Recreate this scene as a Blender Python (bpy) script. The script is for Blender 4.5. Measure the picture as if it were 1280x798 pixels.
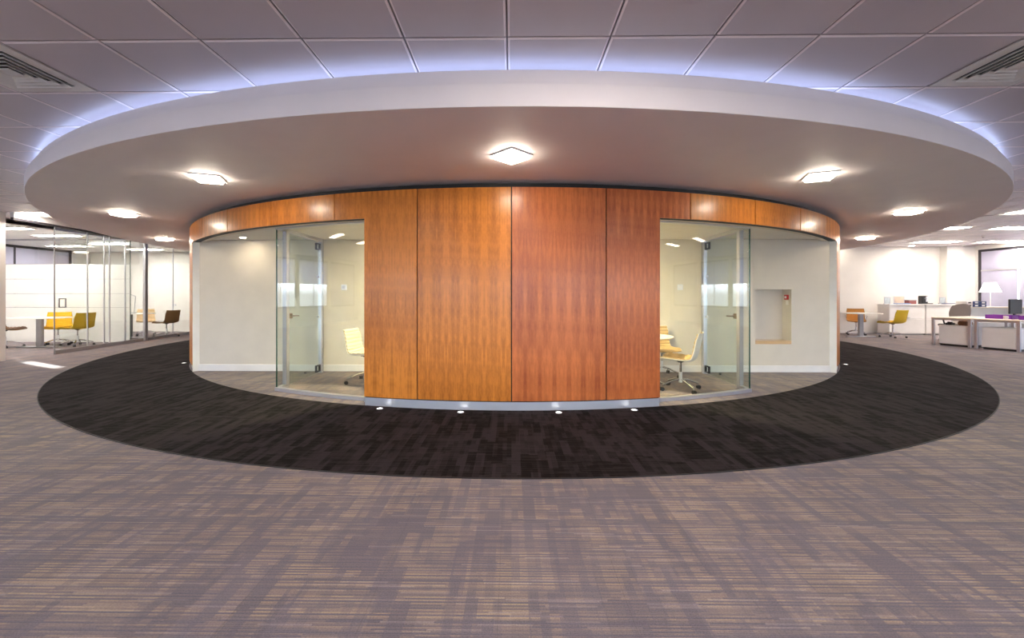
import bpy, bmesh, math, random
from math import sin, cos, pi, radians as R
from mathutils import Vector, Matrix
for o in list(bpy.data.objects): bpy.data.objects.remove(o, do_unlink=True)
random.seed(7)
SC = bpy.context.scene; COL = SC.collection

# ------------------------------------------------------------------ camera
cam_d = bpy.data.cameras.new('camera'); cam = bpy.data.objects.new('camera', cam_d); COL.objects.link(cam)
cam.location = (0, 0, 1.38); cam.rotation_euler = (R(90), 0, 0.0124)
cam_d.sensor_width = 36; cam_d.lens = 36 * 510 / 1280
cam_d.shift_x = 7 / 1280; cam_d.shift_y = -30 / 1280; cam_d.clip_end = 200
SC.camera = cam

# ------------------------------------------------------------------ daylight
W = bpy.data.worlds.new('world'); SC.world = W; W.use_nodes = True
nt = W.node_tree; nt.nodes.clear()
wo = nt.nodes.new('ShaderNodeOutputWorld'); bg = nt.nodes.new('ShaderNodeBackground')
tc = nt.nodes.new('ShaderNodeTexCoord'); sx = nt.nodes.new('ShaderNodeSeparateXYZ'); rp = nt.nodes.new('ShaderNodeValToRGB')
nt.links.new(tc.outputs['Generated'], sx.inputs[0]); nt.links.new(sx.outputs['Z'], rp.inputs[0])
e = rp.color_ramp.elements
e[0].position = 0.0; e[0].color = (0.30, 0.33, 0.36, 1); e[1].position = 0.6; e[1].color = (0.42, 0.58, 1.0, 1)
m = e.new(0.02); m.color = (0.85, 0.92, 1.0, 1)
nt.links.new(rp.outputs[0], bg.inputs[0]); bg.inputs[1].default_value = 6.5
nt.links.new(bg.outputs[0], wo.inputs[0])
SUN_ON = True
if SUN_ON:
    sd = bpy.data.lights.new('sun', 'SUN'); sd.energy = 14; sd.angle = R(0.5); sd.color = (1, .95, .85)
    so = bpy.data.objects.new('sun', sd); COL.objects.link(so)
    # travels towards +X, slightly +Y, low in the sky; only one slit between blinds lets it in
    so.rotation_euler = Vector((.907, -.42, -.268)).to_track_quat('-Z', 'Y').to_euler()
SC.view_settings.view_transform = 'Standard'; SC.view_settings.look = 'None'
SC.view_settings.gamma = 1; SC.view_settings.use_curve_mapping = False
SC.view_settings.exposure = 0.95
L_CAN, L_MAIN, L_ROOM, L_POD, L_COVE, L_FLOOR = 34, 24, 32, 130, 2.6, 2.5     # luminances of the lamps' diffusers

# ------------------------------------------------------------------ materials
class NT:
    def __init__(s, m): s.t = m.node_tree; s.n = s.t.nodes
    def new(s, k, **kw):
        x = s.n.new('ShaderNode' + k)
        for a, b in kw.items(): setattr(x, a, b)
        return x
    def put(s, sock, v):
        if hasattr(v, 'is_output') or isinstance(v, bpy.types.NodeSocket): s.t.links.new(v, sock)
        else: sock.default_value = v
    def math(s, op, a, b=None, c=None):
        x = s.new('Math', operation=op); s.put(x.inputs[0], a)
        if b is not None: s.put(x.inputs[1], b)
        if c is not None: s.put(x.inputs[2], c)
        return x.outputs[0]
    def mix(s, f, a, b):
        x = s.new('Mix', data_type='RGBA'); s.put(x.inputs[0], f); s.put(x.inputs[6], a); s.put(x.inputs[7], b); return x.outputs[2]
    def comb(s, x, y, z=0.0):
        c = s.new('CombineXYZ'); s.put(c.inputs[0], x); s.put(c.inputs[1], y); s.put(c.inputs[2], z); return c.outputs[0]
    def noise(s, v, sc=5, det=3, rough=.5):
        x = s.new('TexNoise'); s.put(x.inputs['Vector'], v); x.inputs['Scale'].default_value = sc
        x.inputs['Detail'].default_value = det; x.inputs['Roughness'].default_value = rough; return x.outputs['Fac']
    def white(s, v):
        x = s.new('TexWhiteNoise', noise_dimensions='3D'); s.put(x.inputs['Vector'], v); return x.outputs['Value']
    def ramp(s, f, a, b, lo=0.0, hi=1.0):
        x = s.new('MapRange'); s.put(x.inputs[0], f); x.inputs[1].default_value = a; x.inputs[2].default_value = b
        x.inputs[3].default_value = lo; x.inputs[4].default_value = hi; return x.outputs[0]
def c4(c): return (c[0], c[1], c[2], 1)
def pbr(name, col, rough=.5, metal=0., spec=.5, coat=0., bump=0., bscale=60, vary=0.04, trans=0.):
    m = bpy.data.materials.new(name); m.use_nodes = True; q = NT(m); b = q.n['Principled BSDF']
    t = q.new('TexCoord').outputs['Object']; n = q.noise(t, 3.0, 3)
    v = q.ramp(n, .3, .7, 1 - vary, 1 + vary)
    x = q.new('VectorMath', operation='SCALE'); x.inputs[0].default_value = col[:3]; q.put(x.inputs['Scale'], v)
    q.t.links.new(x.outputs[0], b.inputs['Base Color'])
    b.inputs['Roughness'].default_value = rough; b.inputs['Metallic'].default_value = metal
    b.inputs['Specular IOR Level'].default_value = spec; b.inputs['Coat Weight'].default_value = coat
    b.inputs['Coat Roughness'].default_value = .08
    if bump:
        bu = q.new('Bump'); bu.inputs['Strength'].default_value = bump; bu.inputs['Distance'].default_value = .004
        q.put(bu.inputs['Height'], q.noise(t, bscale, 2)); q.t.links.new(bu.outputs[0], b.inputs['Normal'])
    if trans:
        tr = q.new('BsdfTranslucent'); tr.inputs[0].default_value = c4(col); mx = q.new('MixShader'); mx.inputs[0].default_value = trans
        q.t.links.new(b.outputs[0], mx.inputs[1]); q.t.links.new(tr.outputs[0], mx.inputs[2])
        q.t.links.new(mx.outputs[0], q.n['Material Output'].inputs[0])
    return m
def emit(name, col, st):
    m = bpy.data.materials.new(name); m.use_nodes = True; q = NT(m); b = q.n['Principled BSDF']
    b.inputs['Base Color'].default_value = (.8, .8, .8, 1); b.inputs['Emission Color'].default_value = c4(col)
    b.inputs['Emission Strength'].default_value = st; return m
def glass(name, tint, base=.07, rough=0.0, frost=0.0, edge=.9):
    m = bpy.data.materials.new(name); m.use_nodes = True; q = NT(m); q.n.remove(q.n['Principled BSDF'])
    g = q.new('NewGeometry'); d = q.new('VectorMath', operation='DOT_PRODUCT')
    q.t.links.new(g.outputs['Normal'], d.inputs[0]); q.t.links.new(g.outputs['Incoming'], d.inputs[1])
    k = q.math('POWER', q.math('SUBTRACT', 1.0, q.math('ABSOLUTE', d.outputs['Value'])), 5.0)
    f = q.math('ADD', base, q.math('MULTIPLY', k, edge - base))
    tr = q.new('BsdfTransparent'); tr.inputs[0].default_value = c4(tint)
    gl = q.new('BsdfGlossy'); gl.inputs['Roughness'].default_value = rough; gl.inputs[0].default_value = (1, 1, 1, 1)
    body = tr.outputs[0]
    if frost:
        df = q.new('BsdfDiffuse'); df.inputs[0].default_value = (.93, .93, .91, 1); tl = q.new('BsdfTranslucent'); tl.inputs[0].default_value = (.93, .93, .91, 1)
        m1 = q.new('MixShader'); m1.inputs[0].default_value = .5; q.t.links.new(df.outputs[0], m1.inputs[1]); q.t.links.new(tl.outputs[0], m1.inputs[2])
        m2 = q.new('MixShader'); m2.inputs[0].default_value = frost; q.t.links.new(body, m2.inputs[1]); q.t.links.new(m1.outputs[0], m2.inputs[2]); body = m2.outputs[0]
    mx = q.new('MixShader'); q.put(mx.inputs[0], f); q.t.links.new(body, mx.inputs[1]); q.t.links.new(gl.outputs[0], mx.inputs[2])
    q.t.links.new(mx.outputs[0], q.n['Material Output'].inputs[0]); return m
def wood(name, dark, light, leaf, ripple, seed):
    """veneer: the same leaf repeated side by side, fine vertical grain and cross figure"""
    m = bpy.data.materials.new(name); m.use_nodes = True; q = NT(m); b = q.n['Principled BSDF']
    uv = q.new('UVMap').outputs[0]; s = q.new('SeparateXYZ'); q.t.links.new(uv, s.inputs[0]); u, v = s.outputs[0], s.outputs[1]
    oi = q.new('ObjectInfo'); rnd = q.math('MULTIPLY', oi.outputs['Random'], 37.0)
    k = q.math('FLOOR', q.math('DIVIDE', u, leaf)); lu = q.math('PINGPONG', u, leaf / 2)
    lu = q.math('ADD', lu, q.math('MULTIPLY', k, .003))
    vv = q.math('ADD', v, q.math('MULTIPLY', k, .012))
    grain = q.noise(q.comb(q.math('MULTIPLY', lu, 95.), q.math('MULTIPLY', vv, 2.2), rnd), 1.0, 4, .6)
    fig = q.noise(q.comb(q.math('MULTIPLY', lu, 26.), q.math('MULTIPLY', vv, ripple), q.math('ADD', rnd, 5 + seed)), 1.0, 4, .65)
    blot = q.noise(q.comb(q.math('MULTIPLY', lu, 14.), q.math('MULTIPLY', vv, 1.3), q.math('ADD', rnd, 9.)), 1.0, 2, .5)
    f = q.math('ADD', q.math('MULTIPLY', grain, .25), q.math('ADD', q.math('MULTIPLY', fig, .35), q.math('MULTIPLY', blot, .40)))
    tone = q.math('MULTIPLY', q.math('SUBTRACT', q.white(q.comb(k, rnd, 3.)), .5), .08)
    f = q.ramp(q.math('ADD', f, tone), .36, .60)
    q.t.links.new(q.mix(f, c4(dark), c4(light)), b.inputs['Base Color'])
    b.inputs['Roughness'].default_value = .30; b.inputs['Specular IOR Level'].default_value = .4
    b.inputs['Coat Weight'].default_value = .12; b.inputs['Coat Roughness'].default_value = .14
    bu = q.new('Bump'); bu.inputs['Strength'].default_value = .03; q.put(bu.inputs['Height'], fig); q.t.links.new(bu.outputs[0], b.inputs['Normal'])
    return m
def carpet(name, grey, tan, light, colw, rowh, ribs, dark=False):
    m = bpy.data.materials.new(name); m.use_nodes = True; q = NT(m); b = q.n['Principled BSDF']
    s = q.new('SeparateXYZ'); q.t.links.new(q.new('TexCoord').outputs['Object'], s.inputs[0]); x, y = s.outputs[0], s.outputs[1]
    def blocks(w, h, seed):
        ix = q.math('FLOOR', q.math('DIVIDE', x, w)); off = q.white(q.comb(ix, seed, 0.))
        iy = q.math('FLOOR', q.math('ADD', q.math('DIVIDE', y, h), q.math('MULTIPLY', off, 7.)))
        return q.white(q.comb(ix, iy, seed + 1.))
    b1 = blocks(colw, rowh, 1.); b2 = blocks(colw * 2.7, rowh * 1.9, 4.); b3 = blocks(colw * .55, rowh * .45, 8.)
    row = q.math('FLOOR', q.math('DIVIDE', y, ribs)); r1 = q.white(q.comb(row, 2., 0.))
    seg = q.white(q.comb(row, q.math('FLOOR', q.math('ADD', q.math('DIVIDE', x, .23), q.math('MULTIPLY', r1, 9.))), 5.))
    big = q.noise(q.comb(x, y, 0.), .9, 3)
    blk = q.math('ADD', q.math('MULTIPLY', b1, .5), q.math('ADD', q.math('MULTIPLY', b2, .15), q.math('MULTIPLY', b3, .35)))
    fine = q.noise(q.comb(q.math('MULTIPLY', x, 160.), q.math('MULTIPLY', y, 160.), 0.), 1., 2)
    if dark:
        f = q.ramp(q.math('ADD', blk, q.math('MULTIPLY', r1, .18)), .38, .80)
        c = q.mix(f, c4(grey), c4(tan))
        c = q.mix(q.math('MULTIPLY', q.ramp(seg, .55, .95), .35), c, c4(light))
    else:
        par = q.math('MODULO', q.math('ABSOLUTE', row), 2.)
        f = q.math('MULTIPLY', q.ramp(q.math('ADD', q.math('MULTIPLY', par, .22), q.math('ADD', q.math('MULTIPLY', r1, .5), q.math('MULTIPLY', seg, .35))), .30, .95), q.ramp(blk, .30, .62, .22, 1.))
        f = q.math('MULTIPLY', f, q.ramp(big, .3, .6, .75, 1.0))
        c = q.mix(f, c4(grey), c4(tan))
        c = q.mix(q.math('MULTIPLY', q.ramp(seg, .90, .98), .25), c, c4(light))
        sh = q.ramp(b2, 0, 1, .93, 1.06); v = q.new('VectorMath', operation='SCALE'); q.t.links.new(c, v.inputs[0]); q.put(v.inputs['Scale'], sh); c = v.outputs[0]
        # hairline joints of the carpet tiles
        jx = q.math('LESS_THAN', q.math('FRACT', q.math('DIVIDE', q.math('ADD', x, .06), .575)), .007)
        jy = q.math('LESS_THAN', q.math('FRACT', q.math('DIVIDE', y, .575)), .006)
        c = q.mix(q.math('MULTIPLY', q.math('MAXIMUM', jx, jy), .22), c, (.08, .07, .07, 1))
    v = q.new('VectorMath', operation='SCALE'); q.t.links.new(c, v.inputs[0]); q.put(v.inputs['Scale'], q.ramp(fine, .3, .7, .82, 1.18))
    q.t.links.new(v.outputs[0], b.inputs['Base Color'])
    b.inputs['Roughness'].default_value = .95; b.inputs['Specular IOR Level'].default_value = .15
    b.inputs['Sheen Weight'].default_value = .0 if dark else .12; b.inputs['Sheen Roughness'].default_value = .5
    hh = q.math('ABSOLUTE', q.math('SINE', q.math('MULTIPLY', y, pi / ribs)))
    bu = q.new('Bump'); bu.inputs['Strength'].default_value = .35; bu.inputs['Distance'].default_value = .003
    q.put(bu.inputs['Height'], q.math('ADD', hh, fine)); q.t.links.new(bu.outputs[0], b.inputs['Normal'])
    return m
M = dict(
    carpet=carpet('grey_carpet', (.155, .136, .168), (.41, .31, .225), (.44, .39, .40), .075, .30, .0095),
    ring=carpet('dark_carpet', (.005, .0033, .0035), (.031, .025, .028), (.045, .037, .038), .075, .34, .0115, True),
    wood_l=wood('cherry_veneer_orange', (.40, .115, .010), (.72, .25, .034), .23, 9., 0),
    wood_r=wood('cherry_veneer_red', (.36, .085, .022), (.66, .195, .052), .175, 7., 3),
    oak=wood('oak_veneer', (.52, .33, .16), (.72, .50, .28), .3, 4., 6),
    canopy=pbr('canopy_plaster', (.85, .79, .80), .55, vary=.015),
    plaster=pbr('white_plaster', (.80, .77, .73), .7, vary=.02),
    cream=pbr('cream_wallcovering', (.71, .655, .565), .75, bump=.15, bscale=25, vary=.035),
    white=pbr('white_paint', (.84, .82, .80), .4),
    tile=pbr('ceiling_metal_pan', (.60, .545, .58), .42, vary=.015),
    tedge=pbr('pan_edge_highlight', (.93, .84, .85), .3, vary=.01),  # paler than the pans: light caught on their folded edges, put into the colour
    tgrid=pbr('ceiling_grid', (.42, .36, .36), .5),
    black=pbr('black_gap', (.012, .011, .012), .6), blackp=pbr('black_plastic', (.02, .02, .022), .4),
    steel=pbr('brushed_steel', (.78, .79, .82), .38, 1.), chrome=pbr('chrome', (.82, .83, .85), .08, 1.),
    alu=pbr('anodised_aluminium', (.58, .58, .62), .35, .8), grey=pbr('grey_powder_coat', (.36, .36, .38), .4, .3),
    darkframe=pbr('dark_window_frame', (.035, .03, .04), .4), blind=pbr('roller_blind', (.62, .63, .74), .8, trans=.5),
    blindd=pbr('lavender_blind', (.50, .49, .64), .8, trans=.035),
    blindw=pbr('closed_roller_blind', (.50, .50, .56), .8, trans=.45),
    glass=glass('clear_glass', (.965, .98, .965), .045), gedge=pbr('green_glass_edge', (.03, .09, .07), .15),
    dglass=glass('greenish_door_glass', (.93, .98, .95), .045),
    wglass=glass('window_glass', (.93, .95, .97), .04), frost=glass('frosted_glass', (.95, .96, .95), .04, .2, .88),
    yellow=pbr('yellow_fabric', (.80, .48, .02), .8, bump=.2), yshell=pbr('yellow_shell', (.62, .42, .02), .5),
    tanpad=pbr('tan_ribbed_fabric', (.62, .44, .20), .8, bump=.2), wshell=pbr('white_shell', (.80, .77, .68), .35),
    creampad=pbr('cream_ribbed_fabric', (.80, .69, .52), .8, bump=.2),
    bronze=pbr('bronze_handle', (.30, .23, .16), .3, .9),
    orange=pbr('orange_brown_fabric', (.60, .27, .06), .8, bump=.2), oshell=pbr('brown_shell', (.36, .19, .06), .5),
    beige=pbr('beige_fabric', (.70, .52, .30), .8), dshell=pbr('dark_tan_shell', (.22, .14, .06), .5),
    tabletop=pbr('white_laminate', (.86, .84, .80), .3), mesh=pbr('brown_grey_mesh', (.20, .16, .14), .8),
    desk=pbr('pale_maple_desk', (.78, .70, .58), .35), purple=pbr('purple_plastic', (.20, .03, .36), .4),
    navy=pbr('navy_board', (.04, .06, .16), .5), paper=pbr('paper', (.85, .83, .80), .8), red=pbr('red_call_point', (.55, .03, .03), .4),
    maroon=pbr('maroon_card', (.25, .07, .07), .5), photo=pbr('pale_print', (.55, .60, .62), .5, vary=.5), peach=pbr('peach_print', (.8, .6, .45), .5, vary=.3),
    bluebase=pbr('blue_card', (.12, .22, .42), .5), brown=pbr('brown_leather', (.16, .08, .04), .5),
    e_can=emit('canopy_lamp_glass', (1, .88, .70), L_CAN), e_main=emit('ceiling_lamp_diffuser', (1, .90, .78), L_MAIN),
    e_back=emit('rear_lamp_diffuser', (1, .90, .78), 13), e_near=emit('near_lamp_diffuser', (1, .88, .76), 12),
    e_room=emit('office_lamp_diffuser', (1, .95, .88), L_ROOM), e_pod=emit('pod_downlight_bulb', (1, .84, .60), L_POD),
    e_wash=emit('wall_washer_bulb', (1, .88, .72), 45), e_rm=emit('pod_room_bulb', (1, .87, .52), 620),
    e_cove=emit('cove_led', (.50, .64, 1.0), L_COVE), e_floor=emit('floor_led', (1, .97, .92), L_FLOOR), e_shade=emit('glowing_shade', (1, .93, .84), 2.2),
)

# ------------------------------------------------------------------ helpers
def obj(name, bm, mat, parent=None, smooth=False, mats=None):
    me = bpy.data.meshes.new(name)
    bmesh.ops.recalc_face_normals(bm, faces=bm.faces)
    bm.to_mesh(me); bm.free()
    for mm in (mats or [mat]): me.materials.append(mm)
    if smooth:
        me.polygons.foreach_set('use_smooth', [True] * len(me.polygons)); me.set_sharp_from_angle(angle=R(35))
    o = bpy.data.objects.new(name, me); COL.objects.link(o)
    if parent: o.parent = parent
    return o
def tag(o, label=None, cat=None, group=None, kind=None):
    if label: o['label'] = label
    if cat: o['category'] = cat
    if group: o['group'] = group
    if kind: o['kind'] = kind
    return o
def thing(name, label, cat, loc=(0, 0, 0), rz=0, group=None, kind=None, sc=1):
    o = bpy.data.objects.new(name, None); COL.objects.link(o); o.empty_display_size = .2
    o.location = loc; o.rotation_euler = (0, 0, rz); o.scale = (sc,) * 3
    return tag(o, label, cat, group, kind)
def dup(root, loc=None, rz=None, label=None, group=None):
    def cp(o, par):
        c = o.copy(); COL.objects.link(c); c.parent = par
        for ch in list(o.children): cp(ch, c)
        return c
    r = cp(root, None)
    if loc is not None: r.location = loc
    if rz is not None: r.rotation_euler = (0, 0, rz)
    if label: r['label'] = label
    if group: r['group'] = group
    return r
def box(bm, x0, x1, y0, y1, z0, z1, bev=0, mat=None):
    r = bmesh.ops.create_cube(bm, size=1); vs = r['verts']
    T = Matrix.Translation(((x0 + x1) / 2, (y0 + y1) / 2, (z0 + z1) / 2)) @ Matrix.Diagonal((abs(x1 - x0), abs(y1 - y0), abs(z1 - z0), 1))
    if mat: T = mat @ T
    bmesh.ops.transform(bm, matrix=T, verts=vs)
    if bev:
        es = list({e for v in vs for e in v.link_edges})
        bmesh.ops.bevel(bm, geom=es, offset=bev, segments=1, affect='EDGES', clamp_overlap=True)
def B(*a, **k): bm = bmesh.new(); box(bm, *a, **k); return bm
def Bs(lst, bev=0):
    bm = bmesh.new()
    for a in lst: box(bm, *a, bev=bev)
    return bm
def tube(bm, p0, p1, r0, r1=None, n=12):
    r1 = r0 if r1 is None else r1; p0 = Vector(p0); p1 = Vector(p1); d = p1 - p0
    T = Matrix.Translation((p0 + p1) / 2) @ d.to_track_quat('Z', 'Y').to_matrix().to_4x4()
    bmesh.ops.create_cone(bm, cap_ends=True, segments=n, radius1=r0, radius2=r1, depth=d.length, matrix=T)
def T_(p0, p1, r0, r1=None, n=12): bm = bmesh.new(); tube(bm, p0, p1, r0, r1, n); return bm
def path(pts, r, n=8):
    """round bar through the points"""
    bm = bmesh.new()
    for a, b in zip(pts, pts[1:]): tube(bm, a, b, r, r, n)
    for p in pts[1:-1]: bmesh.ops.create_uvsphere(bm, u_segments=n, v_segments=5, radius=r, matrix=Matrix.Translation(p))
    return bm
def lathe(prof, n=48, c=(0, 0), closed=True):
    bm = bmesh.new(); rings = []
    for r, z in prof:
        if r < 1e-6: rings.append([bm.verts.new((c[0], c[1], z))])
        else: rings.append([bm.verts.new((c[0] + r * sin(2 * pi * i / n), c[1] - r * cos(2 * pi * i / n), z)) for i in range(n)])
    pr = list(zip(rings, rings[1:])) + ([(rings[-1], rings[0])] if closed else [])
    for a, b in pr:
        for i in range(n):
            j = (i + 1) % n
            if len(a) == 1 and len(b) == 1: break
            if len(a) == 1: bm.faces.new((a[0], b[i], b[j]))
            elif len(b) == 1: bm.faces.new((a[i], a[j], b[0]))
            else: bm.faces.new((a[i], a[j], b[j], b[i]))
    return bm
CY = 12.87; RC = 8.02; RG = 7.78; RS = 9.93
def pol(r, deg): a = R(deg); return (r * sin(a), CY - r * cos(a))
def arc(bm, r0, r1, z0, z1, a0, a1, bev=0, step=.9):
    """curved box about the pod centre; u runs along the arc and v upwards in the UV map"""
    n = max(1, int(abs(a1 - a0) / step)); uvl = bm.loops.layers.uv.verify(); cols = []
    def P(r, a, z): x, y = pol(r, a); return bm.verts.new((x, y, z))
    b = bev; db = math.degrees(b / r1) if b else 0
    angs = [a0 + (a1 - a0) * i / n for i in range(n + 1)]
    if b: angs = [a0] + [a0 + db] + angs[1:-1] + [a1 - db] + [a1]
    for i, a in enumerate(angs):
        ro = r1 - b if b and i in (0, len(angs) - 1) else r1
        if b:
            cols.append([P(r0, a, z0), P(ro - (0 if ro < r1 else b), a, z0), P(ro, a, z0 + b), P(ro, a, z1 - b), P(ro - (0 if ro < r1 else b), a, z1), P(r0, a, z1)])
        else: cols.append([P(r0, a, z0), P(r1, a, z0), P(r1, a, z1), P(r0, a, z1)])
    fs = []
    for c, d in zip(cols, cols[1:]):
        k = len(c)
        for i in range(k):
            try: fs.append(bm.faces.new((c[i], d[i], d[(i + 1) % k], c[(i + 1) % k])))
            except ValueError: pass
    fs.append(bm.faces.new(cols[0])); fs.append(bm.faces.new(list(reversed(cols[-1]))))
    for f in fs:
        for l in f.loops:
            x, y, z = l.vert.co; l[uvl].uv = (math.atan2(x, CY - y) * r1 + 40, z)
def A(*a, **k): bm = bmesh.new(); arc(bm, *a, **k); return bm

# ================================================================== SETTING
XL, XR, YB, YF, ZC = -16.0, 16.7, -6.0, 24.0, 3.12
tag(obj('floor', B(XL - .3, XR + .3, YB - .3, YF + .3, -.2, 0), M['carpet']), 'grey and tan striped carpet floor around the dark ring', kind='structure')
fr = tag(obj('floor_ring', lathe([(RC + .005, .0005), (9.81, .0005), (9.81, .006), (RC + .005, .006)], 240, (0, CY)), M['ring']), 'dark charcoal brown carpet ring around the round wooden pod', kind='structure')
obj('edge_trim', lathe([(9.81, .0005), (9.818, .0005), (9.818, .008), (9.81, .008)], 240, (0, CY)), M['black'], fr)

# ceiling: dark void slab carrying single metal pan tiles
ceil_o = tag(obj('ceiling', B(XL - .3, XR + .3, YB - .3, YF + .3, ZC + .03, ZC + .2), M['tgrid']), 'suspended ceiling of square lilac grey metal pans', kind='structure')
TW = .70; X0 = -.03; Y0 = 2.76
def tile_bm(x, y, bm=None, w=TW - .012):
    bm = bm or bmesh.new(); h = w / 2; b = .014
    lo = [bm.verts.new((x + sx * (h - b), y + sy * (h - b), ZC)) for sx, sy in ((-1, -1), (1, -1), (1, 1), (-1, 1))]
    mi = [bm.verts.new((x + sx * h, y + sy * h, ZC + .007)) for sx, sy in ((-1, -1), (1, -1), (1, 1), (-1, 1))]
    up = [bm.verts.new((x + sx * h, y + sy * h, ZC + .028)) for sx, sy in ((-1, -1), (1, -1), (1, 1), (-1, 1))]
    bm.faces.new(lo); bm.faces.new(up)
    for i in range(4):
        j = (i + 1) % 4; f = bm.faces.new((lo[i], lo[j], mi[j], mi[i])); f.material_index = 1; bm.faces.new((mi[i], mi[j], up[j], up[i]))
    return bm
VENT = ((-4, 0), (3, 0)); 
def cell(i, j): return X0 + (i + .5) * TW, Y0 + (j + .5) * TW
LIGHTS = [(-15, 8, 1), (15, 8, 1), (18, 11, 2), (22, 15, 2), (19, 15, 2), (16, 11, 1)]
lit = set()
for i, j, w in LIGHTS:
    for k in range(w): lit.add((i + k, j))
BACKL = [(i, j) for i in (-13, -6, 0, 6, 13) for j in (-11, -8, -5, -2) if not (j == -2 and i in (-6, 6))]
for i, j in BACKL: lit.add((i, j)); lit.add((i + 1, j))
vis, rest = [], []
for i in range(-23, 25):
    for j in range(-13, 31):
        x, y = cell(i, j)
        if (i, j) in lit or (i, j) in VENT or (i, j) in (((-5, 0)), ((4, 0))): pass
        if (i, j) in lit or (i, j) in ((-6, 0), (5, 0)): continue
        if x < XL + .3 or x > XR - .3: continue
        if math.hypot(x, y - CY) < RS - .7: continue
        if y > 2.0 and abs(x) < 1.3 * y + .4 and y < CY: vis.append((y * y + .2 * x * x, x, y, i, j))
        else: rest.append((x, y))
vis.sort()
me0 = None
for n_, (d, x, y, i, j) in enumerate(vis):
    if n_ < 295:
        if me0 is None:
            t0 = obj('ceiling_tile', tile_bm(0, 0), None, ceil_o, mats=[M['tile'], M['tedge']]); me0 = t0.data
        else: t0 = bpy.data.objects.new('ceiling_tile', me0); COL.objects.link(t0); t0.parent = ceil_o
        t0.location = (x, y, 0)
    else: rest.append((x, y))
bm = bmesh.new()
for x, y in rest: tile_bm(x, y, bm)
tag(obj('distant_ceiling_tiles', bm, None, ceil_o, mats=[M['tile'], M['tedge']]), kind='stuff')

# canopy: the round dropped ceiling with its upstand and cove light
R2 = RS - .085
can = tag(obj('ceiling_canopy', lathe([(0, 2.74), (RS - .003, 2.74), (RS, 2.743), (RS, 2.902), (RS - .003, 2.908), (R2 + .012, 3.038), (R2 + .012, 3.044), (R2, 3.05), (R2 - .012, 3.044), (R2 - .012, 2.86), (0, 2.86)], 256, (0, CY), closed=False), M['canopy'], smooth=True),
          'large round white dropped ceiling canopy over the wooden pod', kind='structure')
obj('light_strip', lathe([(R2 - .018, 2.97), (R2 - .018, 3.044), (R2 - .036, 3.052), (R2 - .046, 2.97)], 200, (0, CY)), M['e_cove'], can)

# ------------------------------------------------------------------ pod: wooden drum
pod = thing('wall_pod', 'round pod wall clad in orange cherry wood panels above a steel plinth', None, kind='structure')
G = .16   # half joint in degrees... joints show black behind
def wp(pieces, m): 
    bm = bmesh.new()
    for p in pieces: arc(bm, *p, bev=.003)
    obj('wood_panel', bm, M[m], pod, smooth=False)
ZB, ZT, ZH = .115, 2.667, 2.335
g = .045
def P3(a0, a1, z0=ZB, z1=ZT): return (RC - .02, RC, z0, z1, a0 + g, a1 - g)
JA = 13.22; s1, s2, s3, s4, s5 = 8.2, 16.35, 24.3, 32.2, 40.0; JE = 45.9; s6 = 48
def Lpanel(a0, a1, j, m, flip):
    """full height up to the door jamb j, only the header beyond it"""
    bm = bmesh.new(); lo, hi = (a0, j) if not flip else (j, a1)
    arc(bm, RC - .02, RC, ZB, ZH, lo + (g if not flip else 0), hi - (g if flip else 0)); arc(bm, RC - .02, RC, ZH, ZT, a0 + g, a1 - g)
    bmesh.ops.remove_doubles(bm, verts=bm.verts, dist=1e-5)
    obj('wood_panel', bm, M[m], pod)
wp([P3(-s1, 0)], 'wood_l'); wp([P3(0, s1)], 'wood_r')
Lpanel(-s2, -s1, -JA, 'wood_l', True); Lpanel(s1, s2, JA, 'wood_r', False)
for sg, mm in ((-1, 'wood_l'), (1, 'wood_l')):
    for a, b in ((s2, s3), (s3, s4), (s4, s5)):
        lo, hi = sorted((sg * a, sg * b)); wp([P3(lo, hi, ZH, ZT)], mm)
    if sg > 0: Lpanel(s5, 53.5, JE, mm, True)
    else: Lpanel(-53.5, -s5, -JE, mm, False)
    for k in range(5):
        lo, hi = sorted((sg * (53.5 + k * 8.2), sg * (53.5 + (k + 1) * 8.2))); wp([P3(lo, hi)], mm)
wp([P3(94.5, 265.5)], 'wood_l')
# carcass: dark behind the joints, header soffit, plinths, shadow gap
bm = bmesh.new()
arc(bm, RC - .12, RC - .0205, .10, 2.68, -JA + .02, JA - .02)
for sg in (-1, 1):
    lo, hi = sorted((sg * JA, sg * JE)); arc(bm, RC - .12, RC - .0205, ZH + .004, 2.68, lo, hi)
arc(bm, RC - .12, RC - .0205, .1, 2.68, JE + .02, 360 - JE - .02)
obj('backing', bm, M['black'], pod)
obj('shadow_gap', lathe([(RC - .19, 2.66), (RC - .10, 2.66), (RC - .10, 2.74), (RC - .19, 2.74)], 200, (0, CY)), M['black'], pod)
obj('steel_plinth', A(RC - .06, RC - .022, .0, .112, -JA - .02, JA + .02), M['steel'], pod, smooth=True)
obj('steel_plinth', A(RC - .06, RC - .03, .0, .112, JE, 360 - JE), M['steel'], pod, smooth=True)
# plastered insides of the drum and jambs
bm = bmesh.new()
arc(bm, RC - .2, RC - .121, 0, 2.7, -JA + .02, JA - .02)
for sg in (-1, 1):
    lo, hi = sorted((sg * JA, sg * JE)); arc(bm, RC - .20, RC - .121, ZH + .004, 2.7, lo, hi)
obj('inner_lining', bm, M['cream'], pod)
for sg in (-1, 1):       # pale jamb trims at both ends of each opening
    lo, hi = sorted((sg * (JE - .12), sg * (JE + .0))); obj('jamb_trim', A(RC - .2, RC - .004, 0, ZH, lo, hi), M['white'], pod)
    lo, hi = sorted((sg * (JA + .0), sg * (JA + .1))); obj('jamb_trim', A(RC - .26, RC - .021, .04, ZH, lo, hi), M['alu'], pod)
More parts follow.
